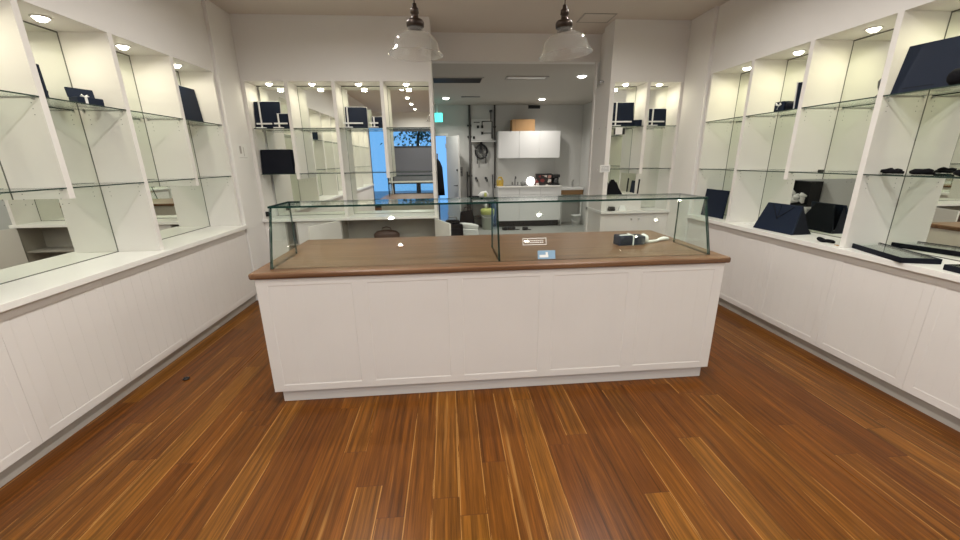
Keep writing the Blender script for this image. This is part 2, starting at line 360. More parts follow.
for lab, x, y, e in (('lit downlight in back room ceiling near the green exit sign', .0, 8.57, 20.), ('lit downlight in back room ceiling nearest the doorway', 2.11, 6.39, 20.), ('lit downlight in back room ceiling before the white cupboards', 2.04, 8.72, 15.)):
    downlight(lab, (x, y, ZBC), .068, 'lensb', None, e, (1, .95, .88), 140, .5)

# ------------------------------------------------------------------ joinery
def fmap(kind, p):
    if kind == 'back': return lambda u, w, v: (u, p-w, v)      # faces -Y
    if kind == 'left': return lambda u, w, v: (p+w, u, v)      # faces +X
    return lambda u, w, v: (p-w, u, v)                          # right wall, faces -X
def mbox(mb, f, u0, u1, w0, w1, v0, v1, mi=0):
    a = f(u0, w0, v0); b = f(u1, w1, v1)
    return mb.box(min(a[0], b[0]), max(a[0], b[0]), min(a[1], b[1]), max(a[1], b[1]), v0, v1, mi)
def shaker(f, u0, u1, v0, v1, fr=.05, th=.018, dep=.0018, grooves=5):
    """framed panel with a beaded, slightly sunk field"""
    mb = MB()
    for a, b, c, d in ((u0, u1, v0, v0+fr), (u0, u1, v1-fr, v1), (u0, u0+fr, v0+fr, v1-fr), (u1-fr, u1, v0+fr, v1-fr)): mbox(mb, f, a, b, -th, 0, c, d)
    n = grooves+1; gw = .0008; w = (u1-u0-2*fr)/n
    for i in range(n): mbox(mb, f, u0+fr+i*w+gw/2, u0+fr+(i+1)*w-gw/2, -th, -dep, v0+fr, v1-fr)
    mbox(mb, f, u0+fr, u1-fr, -th, -dep-.0006, v0+fr, v1-fr)
    # chamfer between frame and field
    ch = .006
    A = [(u0+fr, v0+fr), (u1-fr, v0+fr), (u1-fr, v1-fr), (u0+fr, v1-fr)]; B = [(u0+fr+ch, v0+fr+ch), (u1-fr-ch, v0+fr+ch), (u1-fr-ch, v1-fr-ch), (u0+fr+ch, v1-fr-ch)]
    for k in range(4):
        k2 = (k+1) % 4
        mb.add([f(A[k][0], 0, A[k][1]), f(A[k2][0], 0, A[k2][1]), f(B[k2][0], -dep+.0002, B[k2][1]), f(B[k][0], -dep+.0002, B[k][1])], [(0, 1, 2, 3)])
    return mb

# base cabinets along the side walls: one per pair of bays
def base_cabinet(kind, u0, u1, p, back, label, doors=2, name='base_cabinet', knobs=False, kickset=.024):
    f = fmap(kind, p)
    c = f((u0+u1)/2, 0, 0); t = thing(name, label, 'cabinet', c)
    org = c
    g = .0006
    mb = MB(); mbox(mb, f, u0, u1, -back, -.02, .085, ZB-.04); obj('carcass', mb, 'white', t, org)
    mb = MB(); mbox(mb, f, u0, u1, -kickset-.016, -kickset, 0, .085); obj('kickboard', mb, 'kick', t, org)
    w = (u1-u0)/doors
    for i in range(doors):
        d = obj('door_panel', shaker(f, u0+i*w+g, u0+(i+1)*w-g, .088, ZB-.043), 'front', t, org)
        if knobs:
            ku = u0+i*w+(w-.05 if i == 0 else .05); k = f(ku, .0, ZB-.11); k2 = f(ku, .022, ZB-.11)
            obj('knob', MB().cyl(k, k2, .005).cyl(f(ku, .018, ZB-.11), f(ku, .028, ZB-.11), .012), 'chrome', d, org)
    return t
LL = ['under the bench in the back left corner', 'under the left bench beside the glass-topped counter', 'under the left bench at the left edge of view', 'under the left bench, fourth from back corner', 'under the left bench, fifth from back corner']
RL = ['under the bench in the back right corner', 'under the right bench below the navy bag', 'under the right bench below the black trays', 'under the right bench, fourth from back corner', 'under the right bench, fifth from back corner', 'under the right bench beside the shopfront']
segL = [(4.46, 3.215), (3.215, 1.975), (1.975, .735), (.735, -.505), (-.505, -1.745)]
segR = [(4.46, 3.835), (3.835, 2.595), (2.595, 1.355), (1.355, .115), (.115, -1.125), (-1.125, -1.745)]
for i, (a, b) in enumerate(segL):
    base_cabinet('left', b, a, -2.298, .30, 'white framed base cabinet %s' % LL[i], 2)
for i, (a, b) in enumerate(segR):
    base_cabinet('right', b, a, 2.914, .30, 'white framed base cabinet %s' % RL[i], 1 if a-b < .7 else 2)
single('benchtop', MB().box(XLM, -2.260, DIV[-1], 4.468, ZB-.04, ZB), 'bench', 'long white benchtop running along the left wall', 'benchtop', bevel=.003)
single('benchtop', MB().box(2.878, XRM, DIV[-1], 4.468, ZB-.04, ZB), 'bench', 'long white benchtop along the right wall carrying navy and black displays', 'benchtop', bevel=.003)

# display units with dividers, mirror backs, soffit and glass shelves
PIN = []
def shelf_mesh(f, u0, u1, depth, z):
    mb = MB(); a = f(u0, 0.004, z); b = f(u1, -depth, z+.008)
    mb.box(min(a[0], b[0]), max(a[0], b[0]), min(a[1], b[1]), max(a[1], b[1]), z, z+.008, [0, 0, 1, 1, 1, 1]); return mb
def display_unit(kind, divs, p, depth, label, shelves=True):
    """divs: list of (u, full) along the wall in order; last bay closes on the next unit's divider"""
    f = fmap(kind, p); lo, hi = min(d[0] for d in divs), max(d[0] for d in divs)
    c = f((lo+hi)/2, -depth/2, ZB); t = thing('display_unit', label, 'shelving', c); org = c; th = .018
    return t, f, org, th
def build_unit(kind, panels, bays, p, depth, label):
    f = fmap(kind, p); us = [u for u, _ in panels]+[b for bb in bays for b in bb]
    c = f((min(us)+max(us))/2, -depth/2, ZB); t = thing('display_unit', label, 'shelving', c)
    th = .020; short = [u for u, fl in panels if not fl]
    for u, full in panels:
        mb = MB(); mbox(mb, f, u-th, u+th, -depth, 0, ZB if full else ZS2-.06, ZF)
        d = obj('divider_panel', mb, 'white', t, c, bevel=.0015)
        mb = MB()
        for s in (-1, 1):
            for zz in (ZS1, ZS2):
                for w in (-.05, -depth+.06):
                    for dz in (-.028, -.06, -.092):
                        a = f(u+s*th, w, zz+dz); b = f(u+s*(th+.0008), w, zz+dz); mb.cyl(a, b, .003, 6)
        obj('peg_holes', mb, 'line', d, c)
        for s in (-1, 1):
            for zz in (ZS1, ZS2):
                for w in (-.03, -depth+.035):
                    a = f(u+s*th, w, zz-.006); b = f(u+s*(th+.012), w, zz-.006); obj('shelf_pin', MB().cyl(a, b, .006, 8), 'steel', d, c)
    for u0, u1 in bays:
        mb = MB(); mbox(mb, f, u0+(0 if u0 in short else th), u1-(0 if u1 in short else th), -depth-.006, -depth, ZB, ZF); obj('mirror_panel', mb, 'mirror', t, c)
        for z in (ZS1, ZS2): obj('glass_shelf', shelf_mesh(f, u0+th+.003, u1-th-.003, depth-.03, z), ['shelfglass', 'sedge'], t, c)
    mb = MB()
    for u0, u1 in bays:
        for u, sg in ((u0, 1), (u1, -1)): mbox(mb, f, u+sg*th, u+sg*(th+.0028), -depth, -depth+.003, ZS2-.06 if u in short else ZB, ZF)
    obj('mirror_seam', mb, 'line', t, c)
    ua, ub = min(min(x[0] for x in bays)+th, min(u for u, _ in panels)-th), max(max(x[1] for x in bays)-th, max(u for u, _ in panels)+th)
    mb = MB(); mbox(mb, f, ua, ub, -depth, -depth+.004, ZF-.008, ZF); obj('mirror_trim', mb, 'line', t, c)
    mb = MB(); mbox(mb, f, ua, ub, -depth, -depth+.004, ZB, ZB+.005); obj('mirror_trim', mb, 'line', t, c)
    return t
D = DIV
dl = -XLM+XL
build_unit('left', [(4.445, 1), (D[1], 0)], [(D[1], D[0]+.015), (D[2], D[1])], XL, .32, 'white mirrored display shelving on left wall nearest back corner, navy board on top shelf')
build_unit('left', [(D[2], 1), (D[3], 0)], [(D[3], D[2]), (D[4], D[3])], XL, .32, 'white mirrored display shelving on left wall at left edge of view')
for k in (4, 6):
    build_unit('left', [(D[k], 1), (D[k+1], 0)], [(D[k+1], D[k]), (D[k+2], D[k+1])], XL, .32, 'white mirrored display shelving on left wall, %s from the shopfront' % ('third' if k == 4 else 'second'))
build_unit('left', [(D[8], 1), (D[9], 0), (D[10], 1)], [(D[9], D[8]), (D[10], D[9])], XL, .32, 'white mirrored display shelving on left wall beside the shopfront')
build_unit('right', [(4.445, 1)], [(D[1], D[0]+.015)], XR, .33, 'narrow white mirrored shelving on right wall in back corner, navy board on bench below')
build_unit('right', [(D[1], 1), (D[2], 0)], [(D[2], D[1]), (D[3], D[2])], XR, .33, 'white mirrored display shelving on right wall behind the navy bag')
build_unit('right', [(D[3], 1), (D[4], 0)], [(D[4], D[3]), (D[5], D[4])], XR, .33, 'white mirrored shelving on right wall holding big navy board at right edge')
for k in (5, 7):
    build_unit('right', [(D[k], 1), (D[k+1], 0)], [(D[k+1], D[k]), (D[k+2], D[k+1])], XR, .33, 'white mirrored display shelving on right wall, %s from the shopfront' % ('third' if k == 5 else 'second'))
build_unit('right', [(D[9], 1), (D[10], 1)], [(D[10], D[9])], XR, .33, 'white mirrored display shelving on right wall beside the shopfront')
build_unit('back', [(BX[0]-.02, 1), (BX[1], 0), (BX[2], 1), (BX[3], 0), (BX[4], 1)], [(BX[i], BX[i+1]) for i in range(4)], YF, .29, 'white four-bay mirrored shelving on back wall left of the doorway')
build_unit('back', [(RX[0]-.02, 1), (RX[1], 0), (RX[2]-.005, 1)], [(RX[i], RX[i+1]) for i in range(2)], YF, .29, 'white two-bay mirrored shelving on back wall right of the doorway')

# back wall benches
single('benchtop', MB().box(XL+.036, OX0+.012, YF-.035, YM, ZB-.035, ZB), 'bench', 'white benchtop along back wall left of the doorway', 'benchtop', bevel=.003)
single('benchtop', MB().box(OX1-.012, XR-.036, YF-.035, YM, ZB-.035, ZB).box(OX1-.012, OX1+.06, YM, YH, ZB-.035, ZB), 'bench', 'white benchtop along back wall right of the doorway', 'benchtop', bevel=.003)
zb = ZB-.035
def back_cab(u0, u1, label, doors=1, knobs=True):
    return base_cabinet('back', u0, u1, YF, .27, label, doors, knobs=knobs)
back_cab(-2.283, -2.04, 'narrow white base cabinet on back wall in the left corner', 1, False)
back_cab(-1.90, -1.37, 'white base cabinet on back wall left of the open cabinet', 2)
def open_cab(u0, u1, label, doors):
    t = thing('open_cabinet', label, 'cabinet', ((u0+u1)/2, YF, 0)); c = ((u0+u1)/2, YF, 0)
    mb = MB().box(u0, u0+.016, YF, YM-.02, .085, zb).box(u1-.016, u1, YF, YM-.02, .085, zb).box(u0+.016, u1-.016, YF, YM-.02, .085, .10).box(u0+.016, u1-.016, YM-.03, YM-.02, .10, zb)
    obj('carcass', mb, 'inner', t, c); obj('kickboard', MB().box(u0, u1, YF+.018, YF+.034, 0, .085), 'kick', t, c)
    obj('inner_shelf', MB().box(u0+.016, u1-.016, YF+.02, YM-.03, .56, .575), 'inner', t, c)
    for hx, ang, wd in doors:
        T = Matrix.Translation((hx, YF-.002, 0)) @ Matrix.Rotation(ang, 4, 'Z')
        obj('door', MB().box(0, wd, -.018, 0, .09, zb-.004, 0, T), 'white', t, c, bevel=.002)
    return t
open_cab(-2.04, -1.90, 'narrow open dark gap of cabinet on back wall behind the counter', [])
open_cab(-1.37, -.175, 'white base cabinet with both doors swung open beside the doorway', [(-1.365, math.radians(-118), .50), (-.18, math.radians(-68), .50)])
mb = MB().lathe([(.10, 0), (.13, .03), (.135, .08), (.10, .12), (.03, .135)], 18)
for v in range(len(mb.v)): mb.v[v] = (mb.v[v][0]*1.25, mb.v[v][1]*.6, mb.v[v][2])
t = thing('pouch', 'dark brown pouch lying inside the open white cabinet', 'bag', (-.83, 5.03, .575)); obj('pouch_body', mb, 'bag', t)
obj('handle_loop', MB().tube([(-.06, 0, .12), (-.05, 0, .16), (0, 0, .175), (.05, 0, .16), (.06, 0, .12)], .007), 'bag', t)
back_cab(1.975, 2.893, 'white base cabinet with two knobbed doors right of the doorway', 2)

# ------------------------------------------------------------------ centre counter
CX0, CX1, CY0, CY1 = -1.212, 1.844, 2.361, 3.36
t = thing('counter', 'long white panelled sales counter in the middle of the timber floor', 'counter', ((CX0+CX1)/2, 2.85, 0)); c = t.location.copy()
obj('carcass', MB().box(CX0, CX1, CY0+.018, CY1, .09, .882), 'front', t, c, bevel=.002)
n = 5; w = (CX1-CX0-.02)/n
f = fmap('back', CY0)
for x in (CX0, CX1-.02): obj('end_stile', MB().box(x, x+.02, CY0, CY0+.018, .09, .882), 'front', t, c)
for i in range(n):
    a = CX0+.02+i*((CX1-CX0-.04)/n); b = a+(CX1-CX0-.04)/n
    obj('front_panel', shaker(f, a, b, .09, .882, .045, .018, .0024, 4), 'front', t, c)
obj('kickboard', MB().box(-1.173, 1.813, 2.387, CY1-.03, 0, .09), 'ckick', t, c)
o = obj('timber_top', MB().box(-1.24, 1.872, 2.340, 3.40, .882, .922), 'timber', t, c, label='brown timber top with rounded edge'); t.rotation_euler.z = .007
b = o.modifiers.new('bevel', 'BEVEL'); b.width = .013; b.segments = 4; b.limit_method = 'ANGLE'

# glass case
gx0, gx1, gm, gyb, gyt, gyk, zt0, gz = -1.142, 1.779, .316, 2.431, 2.545, 2.86, .922, 1.292
t = thing('glass_case', 'frameless glass showcase with slanted front standing on the timber countertop', 'display case', ((gx0+gx1)/2, 2.65, zt0)); c = t.location.copy()
G = .012
t.rotation_euler.z = .005
def slab(lo, hi, edge_faces):
    mb = MB(); mi = [0]*6
    for k in edge_faces: mi[k] = 1
    return mb.hexa(lo, hi, mi)
for a, b in ((gx0, gm-.001), (gm+.001, gx1)):
    mb = slab([(a, gyb, zt0), (b, gyb, zt0), (b, gyb+G, zt0), (a, gyb+G, zt0)], [(a, gyt, gz), (b, gyt, gz), (b, gyt+G, gz), (a, gyt+G, gz)], (0, 1, 3, 5))
    obj('front_pane', mb, ['glass', 'gedge'], t, c)
for x in (gx0+.0005, gx1-G-.0005):
    mb = slab([(x, gyb+G+.001, zt0), (x+G, gyb+G+.001, zt0), (x+G, gyk, zt0), (x, gyk, zt0)], [(x, gyt+G+.001, gz), (x+G, gyt+G+.001, gz), (x+G, gyk, gz), (x, gyk, gz)], (0, 1, 2, 4))
    obj('side_pane', mb, ['glass', 'gedge'], t, c)
x = gm-G/2
mb = slab([(x, gyb+G+.001, zt0), (x+G, gyb+G+.001, zt0), (x+G, gyk, zt0), (x, gyk, zt0)], [(x, gyt+G+.001, gz-.001), (x+G, gyt+G+.001, gz-.001), (x+G, gyk, gz-.001), (x, gyk, gz-.001)], (0, 1, 2, 4))
obj('centre_fin', mb, ['finglass', 'gedge'], t, c)
obj('top_pane', MB().box(gx0-.004, gx1+.004, gyt-.006, gyk+.003, gz, gz+G, [0, 0, 1, 1, 1, 1]), ['glass', 'gedge'], t, c)
# small cards
def text_bars(mb, u0, u1, z0, z1, rows, mi, y):
    h = (z1-z0)/(rows*2-1)
    for r in range(rows):
        x = u0
        while x < u1-.004:
            wd = random.uniform(.004, .012); mb.box(x, min(u1, x+wd), y-.0006, y, z1-h*(2*r+1), z1-h*2*r, mi); x += wd+.004
    return mb
def flat_card(label, loc, rz, wd, dp, mats, rows=3):
    mb = MB().box(-wd/2, wd/2, -dp/2, dp/2, 0, .002)
    h = dp/(rows*2+1)
    for r in range(rows):
        mb.box(-wd*.4, wd*random.uniform(.2, .42), -dp/2+h*(2*r+1), -dp/2+h*(2*r+2), .002, .0024, 1)
    return single('card', mb, mats, label, 'card', loc, (0, 0, rz))
def sticker(label, x0, x1, z0, z1, outline, matn):
    k = (gyt-gyb)/(gz-zt0); ang = math.atan(k); ca = math.cos(ang)
    c0 = ((x0+x1)/2, gyb+k*(z0-zt0)-.0012, z0); w = (x1-x0)/2; h = (z1-z0)/ca; e = .004; mb = MB()
    if outline:
        mb.box(-w, w, -.0006, 0, 0, e).box(-w, w, -.0006, 0, h-e, h).box(-w, -w+e, -.0006, 0, e, h-e).box(w-e, w, -.0006, 0, e, h-e)
        text_bars(mb, -w*.8, w*.8, h*.3, h*.7, 2, 0, 0)
    else:
        mb.box(-w, w, -.0006, 0, 0, h); mb.box(-w*.8, w*.2, -.0012, -.0006, h*.2, h*.5, 1).box(-w*.1, w*.15, -.0012, -.0006, h*.5, h*.8, 1)
    return single('sticker', mb, matn, label, 'sticker', c0, (-ang, 0, 0))
sticker('white outlined lettering sticker on glass case front right of the joint', .475, .635, 1.022, 1.066, True, ['paper'])
sticker('small pale blue patch low on glass case front right of the joint', .573, .692, .930, .985, False, ['bluepatch', 'paper'])  # pale blue rectangle with white blocks, flat on the front pane
# navy roll and cord in the case
t = thing('jewellery_roll', 'navy jewellery box with white ties lying inside the glass showcase', 'box', (1.395, 2.84, zt0), .06)
obj('box_body', MB().box(-.115, -.002, -.05, .05, 0, .075).box(.004, .10, -.05, .05, 0, .07), 'navy', t, bevel=.008)
obj('white_tie', MB().box(-.004, .006, -.053, .053, 0, .079).box(-.10, .0, -.03, -.01, .074, .080), 'paper', t, bevel=.002)
obj('white_end', MB().tube([(.10, 0, .035), (.112, 0, .04), (.125, 0, .036), (.15, .01, .022)], [.036, .040, .034, .012], 12), 'paper', t)
t2 = MB().tube([(0, 0, .012), (.05, .01, .013), (.10, .03, .012), (.14, .06, .016), (.19, .09, .016), (.235, .10, .012)], [.012, .010, .010, .013, .017, .012], 10)
single('white_cord', t2, 'paper', 'white fabric cord trailing right of the navy box in the showcase', 'cord', (1.535, 2.85, zt0))

# ------------------------------------------------------------------ pendants
def pendant(x, y, zc, label, tilt):
    t = thing('pendant_lamp', label, 'pendant lamp', (x, y, ZC))
    h = zc-ZC
    obj('ceiling_rose', MB().lathe([(.055, 0), (.055, -.018), (.03, -.03), (.006, -.034)], 24), 'bronze', t)
    obj('cord', MB().cyl((0, 0, -.03), (0, 0, h+.06), .004, 8), 'bronze', t)
    obj('socket', MB().lathe([(.006, h+.095), (.014, h+.09), (.016, h+.07), (.026, h+.062), (.028, h+.035), (.022, h+.03), (.024, h+.0), (.05, h-.004), (.058, h-.018), (.056, h-.045), (.045, h-.05)], 24), 'bronze', t)
    T = Matrix.Translation((0, 0, h)) @ Matrix.Rotation(tilt, 4, 'Y')
    pr = [(.050, -.035), (.050, -.066), (.060, -.076), (.090, -.086), (.118, -.102), (.138, -.124), (.150, -.150), (.155, -.176), (.160, -.186), (.174, -.203), (.177, -.209)]
    mb = MB().lathe(pr, 40, T=T, cap=False)
    s_ = obj('glass_shade', mb, 'shade', t)
    sm = s_.modifiers.new('solid', 'SOLIDIFY'); sm.thickness = .003
    obj('shade_rim', MB().lathe([(.1785+.003*math.cos(a), -.209+.003*math.sin(a)) for a in [2*PI*k/8 for k in range(9)]], 40, T=T, cap=False), 'shade', s_)
pendant(-.185, 2.9, 2.462, 'clear glass dome pendant lamp left of the two over the counter', math.radians(1.5))
pendant(.815, 2.9, 2.468, 'clear glass dome pendant lamp right of the two over the counter', math.radians(-5))

# ------------------------------------------------------------------ small wall things
t = thing('notice', 'white paper notice stuck on the back left corner nib', 'notice', (XL+.0351, 4.68, 1.69))
obj('sheet', MB().box(-.001, .0012, -.11, .11, -.085, .085), 'paper', t); obj('faint_print', MB().box(.0012, .0016, -.06, -.02, -.02, .06).box(.0012, .0016, .02, .03, -.05, .05).box(.0012, .0016, -.09, .09, -.066, -.062), 'kick', t)
mb = MB().box(-.065, .065, -.004, 0, -.045, .045)
text_bars(mb, -.05, .05, -.03, .03, 4, 1, -.004)
single('sign', mb, ['wplastic', 'ink'], 'small white printed sign on the pillar right of the doorway', 'sign', (1.985, YF-.002, 1.443))
single('hook', MB().cyl((0, 0, 0), (-.035, 0, 0), .012).lathe([(.004, -.02), (.02, 0), (.004, .02)], 14, (-.045, 0, 0)), 'steel', 'small metal knob high on the pillar right of the doorway', 'knob', (OX1, 5.12, 2.49))
single('bracket', MB().box(-.022, .022, -.02, 0, -.03, .03).box(-.012, .03, -.028, -.02, -.006, .006), 'black', 'small black bracket beside the back left shelving above bench', 'bracket', (-2.22, YF-.0005, .965), bevel=.003)
# ring on the floor
single('ring', MB().tube([(.017*math.cos(a), .017*math.sin(a), .006) for a in [2*PI*k/20 for k in range(20)]], .006, 8, closed=True).lathe([(.006, 0), (.008, .006), (.005, .012)], 10, (.017, 0, .006)), 'black', 'small black ring lying on the timber floor left of counter', 'ring', (-2.034, 2.737, 0))
# ceiling hatch
t = thing('ceiling_hatch', 'square access hatch in shop ceiling right of the right pendant', 'hatch', (1.74, 4.87, ZC))
obj('hatch_panel', MB().box(-.17, .17, -.13, .13, -.004, 0), 'ceil', t); obj('hatch_frame', MB().box(-.185, -.17, -.145, .145, -.006, 0).box(.17, .185, -.145, .145, -.006, 0).box(-.17, .17, -.145, -.13, -.006, 0).box(-.17, .17, .13, .145, -.006, 0), 'kick', t)

# ------------------------------------------------------------------ navy displays
def board(parent, w, h, lean, th=.02, off=(0, 0, 0), navy='navy', rim=True):
    """padded board with white backing rim, leaning back by lean; front faces -y"""
    T = Matrix.Translation(off) @ Matrix.Rotation(-lean, 4, 'X')
    obj('pad', MB().box(-w/2, w/2, 0, th, .001, h, 0, T), navy, parent, bevel=.004)
    if rim: obj('backing_rim', MB().box(-w/2-.006, w/2+.006, th, th+.006, .001, h+.008, 0, T), 'paper', parent)
    return T
def stand(parent, h, x, y0, arm, mats='paper'):
    mb = MB().box(x-.008, x+.008, y0-.016, y0-.004, 0.003, h).box(x-.05, x+.05, y0-.06, y0-.004, .0, .012)
    if arm: mb.box(x-.05, x+arm, y0-.03, y0-.012, .045, .062)
    return obj('easel', mb, mats, parent, bevel=.002)
def pad_stand(label, loc, rz, w, h, lean=.12, arm=.14, sx=0., group=None):
    t = thing('display_board', label, 'display board', loc, rz, group)
    board(t, w, h, lean); stand(t, h*.98, sx-w/2+.03, -.001, arm)
    mb = MB(); Tb = Matrix.Translation((0, .028, 0)) @ Matrix.Rotation(-lean, 4, 'X')
    mb.box(-.02, .02, .002, .012, .001, h*.6, 0, Tb).box(-.02, .02, .002, .09, 0, .008); obj('prop_leg', mb, 'navydark', t)
    return t
z1, z2 = ZS1+.008, ZS2+.008
# back left unit
pad_stand('large navy display board with white easel, top shelf in leftmost back bay', (-2.09, YF+.075, z1), .0, .29, .305, .15, .12, .05)
pad_stand('smaller navy display board with white easel beside the large one, leftmost back bay', (-1.905, YF+.052, z1), -.05, .15, .165, .12, .10, 0.0)
t = thing('display_bust', 'big black navy display box on middle shelf of leftmost back bay', 'display stand', (-2.05, YF+.05, z2))
obj('front_pad', MB().hexa([(-.185, 0, 0), (.185, 0, 0), (.19, .03, 0), (-.19, .03, 0)], [(-.18, .03, .28), (.17, .03, .28), (.175, .06, .28), (-.185, .06, .28)]), 'navydark', t, bevel=.006)
obj('box_back', MB().hexa([(-.19, .032, 0), (.19, .032, 0), (.205, .16, 0), (-.205, .16, 0)], [(-.185, .062, .28), (.175, .062, .28), (.20, .15, .26), (-.2, .15, .26)]), 'navy', t, bevel=.006)
mb = MB().box(-.032, .032, 0, .003, 0, .085); mb.box(-.022, -.006, -.001, 0, .045, .07, 1).box(.0, .018, -.001, 0, .05, .085, 1).box(-.02, .018, -.001, 0, .035, .045, 1)
single('tag_card', mb, ['paper', 'ink'], 'small white card with dark mark beside the black box, leftmost back bay', 'card', (-1.808, YF+.02, z2), (math.radians(-8), 0, -.2))
pad_stand('navy display board with white easel on top shelf of third back bay', (-1.07, YF+.075, z1), .12, .25, .245, .2, .17)
pad_stand('small navy display board on top shelf of third back bay, next to larger board', (-.825, YF+.06, z1), -.05, .13, .125, .1, .05)
# back right unit
pad_stand('navy display board with white easel, top shelf of left bay right of doorway', (2.21, YF+.08, z1), 0, .27, .285, .12, .2)
single('trinket_box', MB().box(-.045, .045, 0, .07, 0, .07).box(-.047, .047, -.002, .072, .045, .074), 'navy', 'small navy box at right foot of board, bay right of doorway', 'box', (2.39, YF+.05, z1), bevel=.004)
pad_stand('navy display board with white easel in right bay of unit right of doorway', (2.66, YF+.08, z1), 0, .22, .21, .12, .15)
t = thing('shelf_reflection', 'white card with black ends imitating a reflection under top shelf right of doorway', 'reflected_card', (2.13, YF+.006, z1-.06))  # white piece and black ends shaped to imitate a mirror reflection
obj('reflected_card', MB().box(-.045, .045, 0, .004, -.04, .045), 'paper', t); obj('black_end', MB().box(-.06, -.046, -.004, .008, -.04, .03).box(.046, .075, -.004, .008, -.04, .03), 'black', t)
def wedge(name, label, loc, rz, w0, w1, d, h, mats='navydark'):
    t = thing(name, label, 'display stand', loc, rz)
    obj('sloped_front', MB().hexa([(-w0/2, 0, 0), (w0/2, 0, 0), (w0/2, .016, 0), (-w0/2, .016, 0)], [(-w1/2, d*.55, h), (w1/2, d*.55, h), (w1/2, d*.55+.014, h), (-w1/2, d*.55+.014, h)]), mats, t, bevel=.003)
    obj('rear_support', MB().hexa([(-w0/2+.01, d-.016, 0), (w0/2-.01, d-.016, 0), (w0/2-.01, d, 0), (-w0/2+.01, d, 0)], [(-w1/2+.01, d*.55+.016, h-.004), (w1/2-.01, d*.55+.016, h-.004), (w1/2-.01, d*.55+.03, h-.004), (-w1/2+.01, d*.55+.03, h-.004)]), 'black', t)
    return t
single('plinth', MB().box(2.05, 2.54, YF+.06, YF+.25, ZB, ZB+.205), 'white', 'low white plinth on bench right of doorway under black triangular stand', 'plinth', bevel=.003)
wedge('easel_stand', 'black triangular easel stand on white plinth right of doorway', (2.165, YF+.08, ZB+.205), 0, .235, .04, .14, .19, 'cloth_black')
single('ring_box', MB().box(-.04, .04, -.035, .035, 0, .035).box(-.036, .036, -.031, .031, .035, .055), 'black', 'tiny black box on bench before the black triangular stand', 'box', (2.12, YF+.015, ZB), bevel=.006)
single('card_holder', MB().hexa([(-.05, -.03, 0), (.05, -.03, 0), (.05, .03, 0), (-.05, .03, 0)], [(-.03, .0, .07), (.03, .0, .07), (.03, .01, .07), (-.03, .01, .07)]), 'paper', 'small white wedge stand beside tiny black box on bench right of doorway', 'display stand', (2.26, YF+.013, ZB))
single('baton', MB().box(-.008, .008, -.008, .008, 0, .19), 'black', 'thin black upright stick on white plinth right of doorway', 'stick', (2.51, YF+.13, ZB+.205), (0, .05, 0), bevel=.002)
# left wall
def face_x(t, side): t.rotation_euler.z = PI/2 if side == 'left' else -PI/2
t = thing('display_board', 'tall navy display board on top shelf of left wall bay nearest back corner', 'display board', (-2.47, 4.235, z1), PI/2)
board(t, .32, .33, .10); mb = MB().box(-.02, .02, .05, .13, 0, .01).box(-.02, .02, .05, .062, 0, .2); obj('prop_leg', mb, 'navydark', t)
t = thing('gift_box', 'small navy box with silver bow in second visible bay of left wall', 'box', (-2.47, 3.075, z1), PI/2-.35)
obj('box_base', MB().box(-.075, .075, -.04, .05, 0, .06), 'navy', t, bevel=.005)
obj('box_lid', MB().box(-.078, .078, -.012, 0, 0, .065, 0, Matrix.Translation((0, .05, .058)) @ Matrix.Rotation(-.15, 4, 'X')), 'navy', t, bevel=.004)
obj('ribbon', MB().box(-.035, -.02, -.043, -.04, 0, .06).box(-.035, -.02, -.043, .05, .06, .063).tube([(-.028, -.03, .063), (-.045, -.035, .075), (-.05, -.03, .066), (-.028, -.03, .063), (-.01, -.03, .075), (-.005, -.035, .067), (-.028, -.03, .063)], .004, 6), 'paper', t)
t = thing('display_board', 'dark navy board on top shelf at left edge of view', 'display board', (-2.47, 2.36, z1), PI/2); board(t, .14, .19, .12)
mb = MB().box(-.02, .02, .04, .10, 0, .01); obj('prop_leg', mb, 'navydark', t)
t = thing('display_board', 'narrow dark board edge-on behind the short divider, top left wall shelf', 'display board', (-2.43, 2.70, z1), PI+.2)
board(t, .10, .19, .05, rim=False); mb = MB().box(-.02, .02, .03, .08, 0, .01); obj('prop_leg', mb, 'navydark', t)
single('clip', MB().tube([(-.03, 0, .01), (-.02, .01, .03), (0, 0, .025), (.02, -.01, .012), (.035, 0, .012)], .010, 8), 'black', 'small black clip on lower glass shelf of left wall', 'clip', (-2.46, 3.92, z2), (0, 0, PI/2))
# right wall
t = thing('display_board', 'very large navy display board on top right wall shelf at right edge', 'display board', (3.005, 2.385, z1), -PI/2+.15)
board(t, .40, .30, .18, .022, rim=False); mb = MB().box(-.02, .02, .06, .17, 0, .01).box(-.02, .02, .07, .082, 0, .22); obj('prop_leg', mb, 'navydark', t)
obj('seam', MB().box(-.14, .02, -.001, .0, .03, .036, 0, Matrix.Rotation(-.18, 4, 'X')), 'navydark', t)
single('pad_roll', MB().lathe([(.001, -.045), (.03, -.042), (.047, -.02), (.05, 0), (.047, .02), (.03, .042), (.001, .045)], 20), 'cloth_black', 'round black cushion before the very large navy board at right edge', 'cushion', (2.965, 2.21, z1+.0455))
t = thing('gift_box', 'small navy box with white bow on top shelf of right wall', 'box', (3.02, 3.47, z1), -PI/2)
obj('box_base', MB().box(-.075, .03, -.04, .04, 0, .085), 'navy', t, bevel=.006); obj('box_cushion', MB().tube([(.03, 0, .038), (.06, 0, .04), (.10, 0, .038), (.115, 0, .036)], [.034, .038, .036, .02], 12), 'navydark', t)
obj('bow', MB().tube([(-.02, -.044, .05), (-.05, -.05, .075), (-.045, -.05, .06), (-.02, -.044, .05), (.0, -.05, .07), (.012, -.05, .058), (-.02, -.044, .05), (-.03, -.046, .02)], .005, 6), 'paper', t)
t = thing('display_board', 'dark navy board edge-on against the short divider, top right wall shelf', 'display board', (3.06, 3.29, z1), -PI/2+1.15)
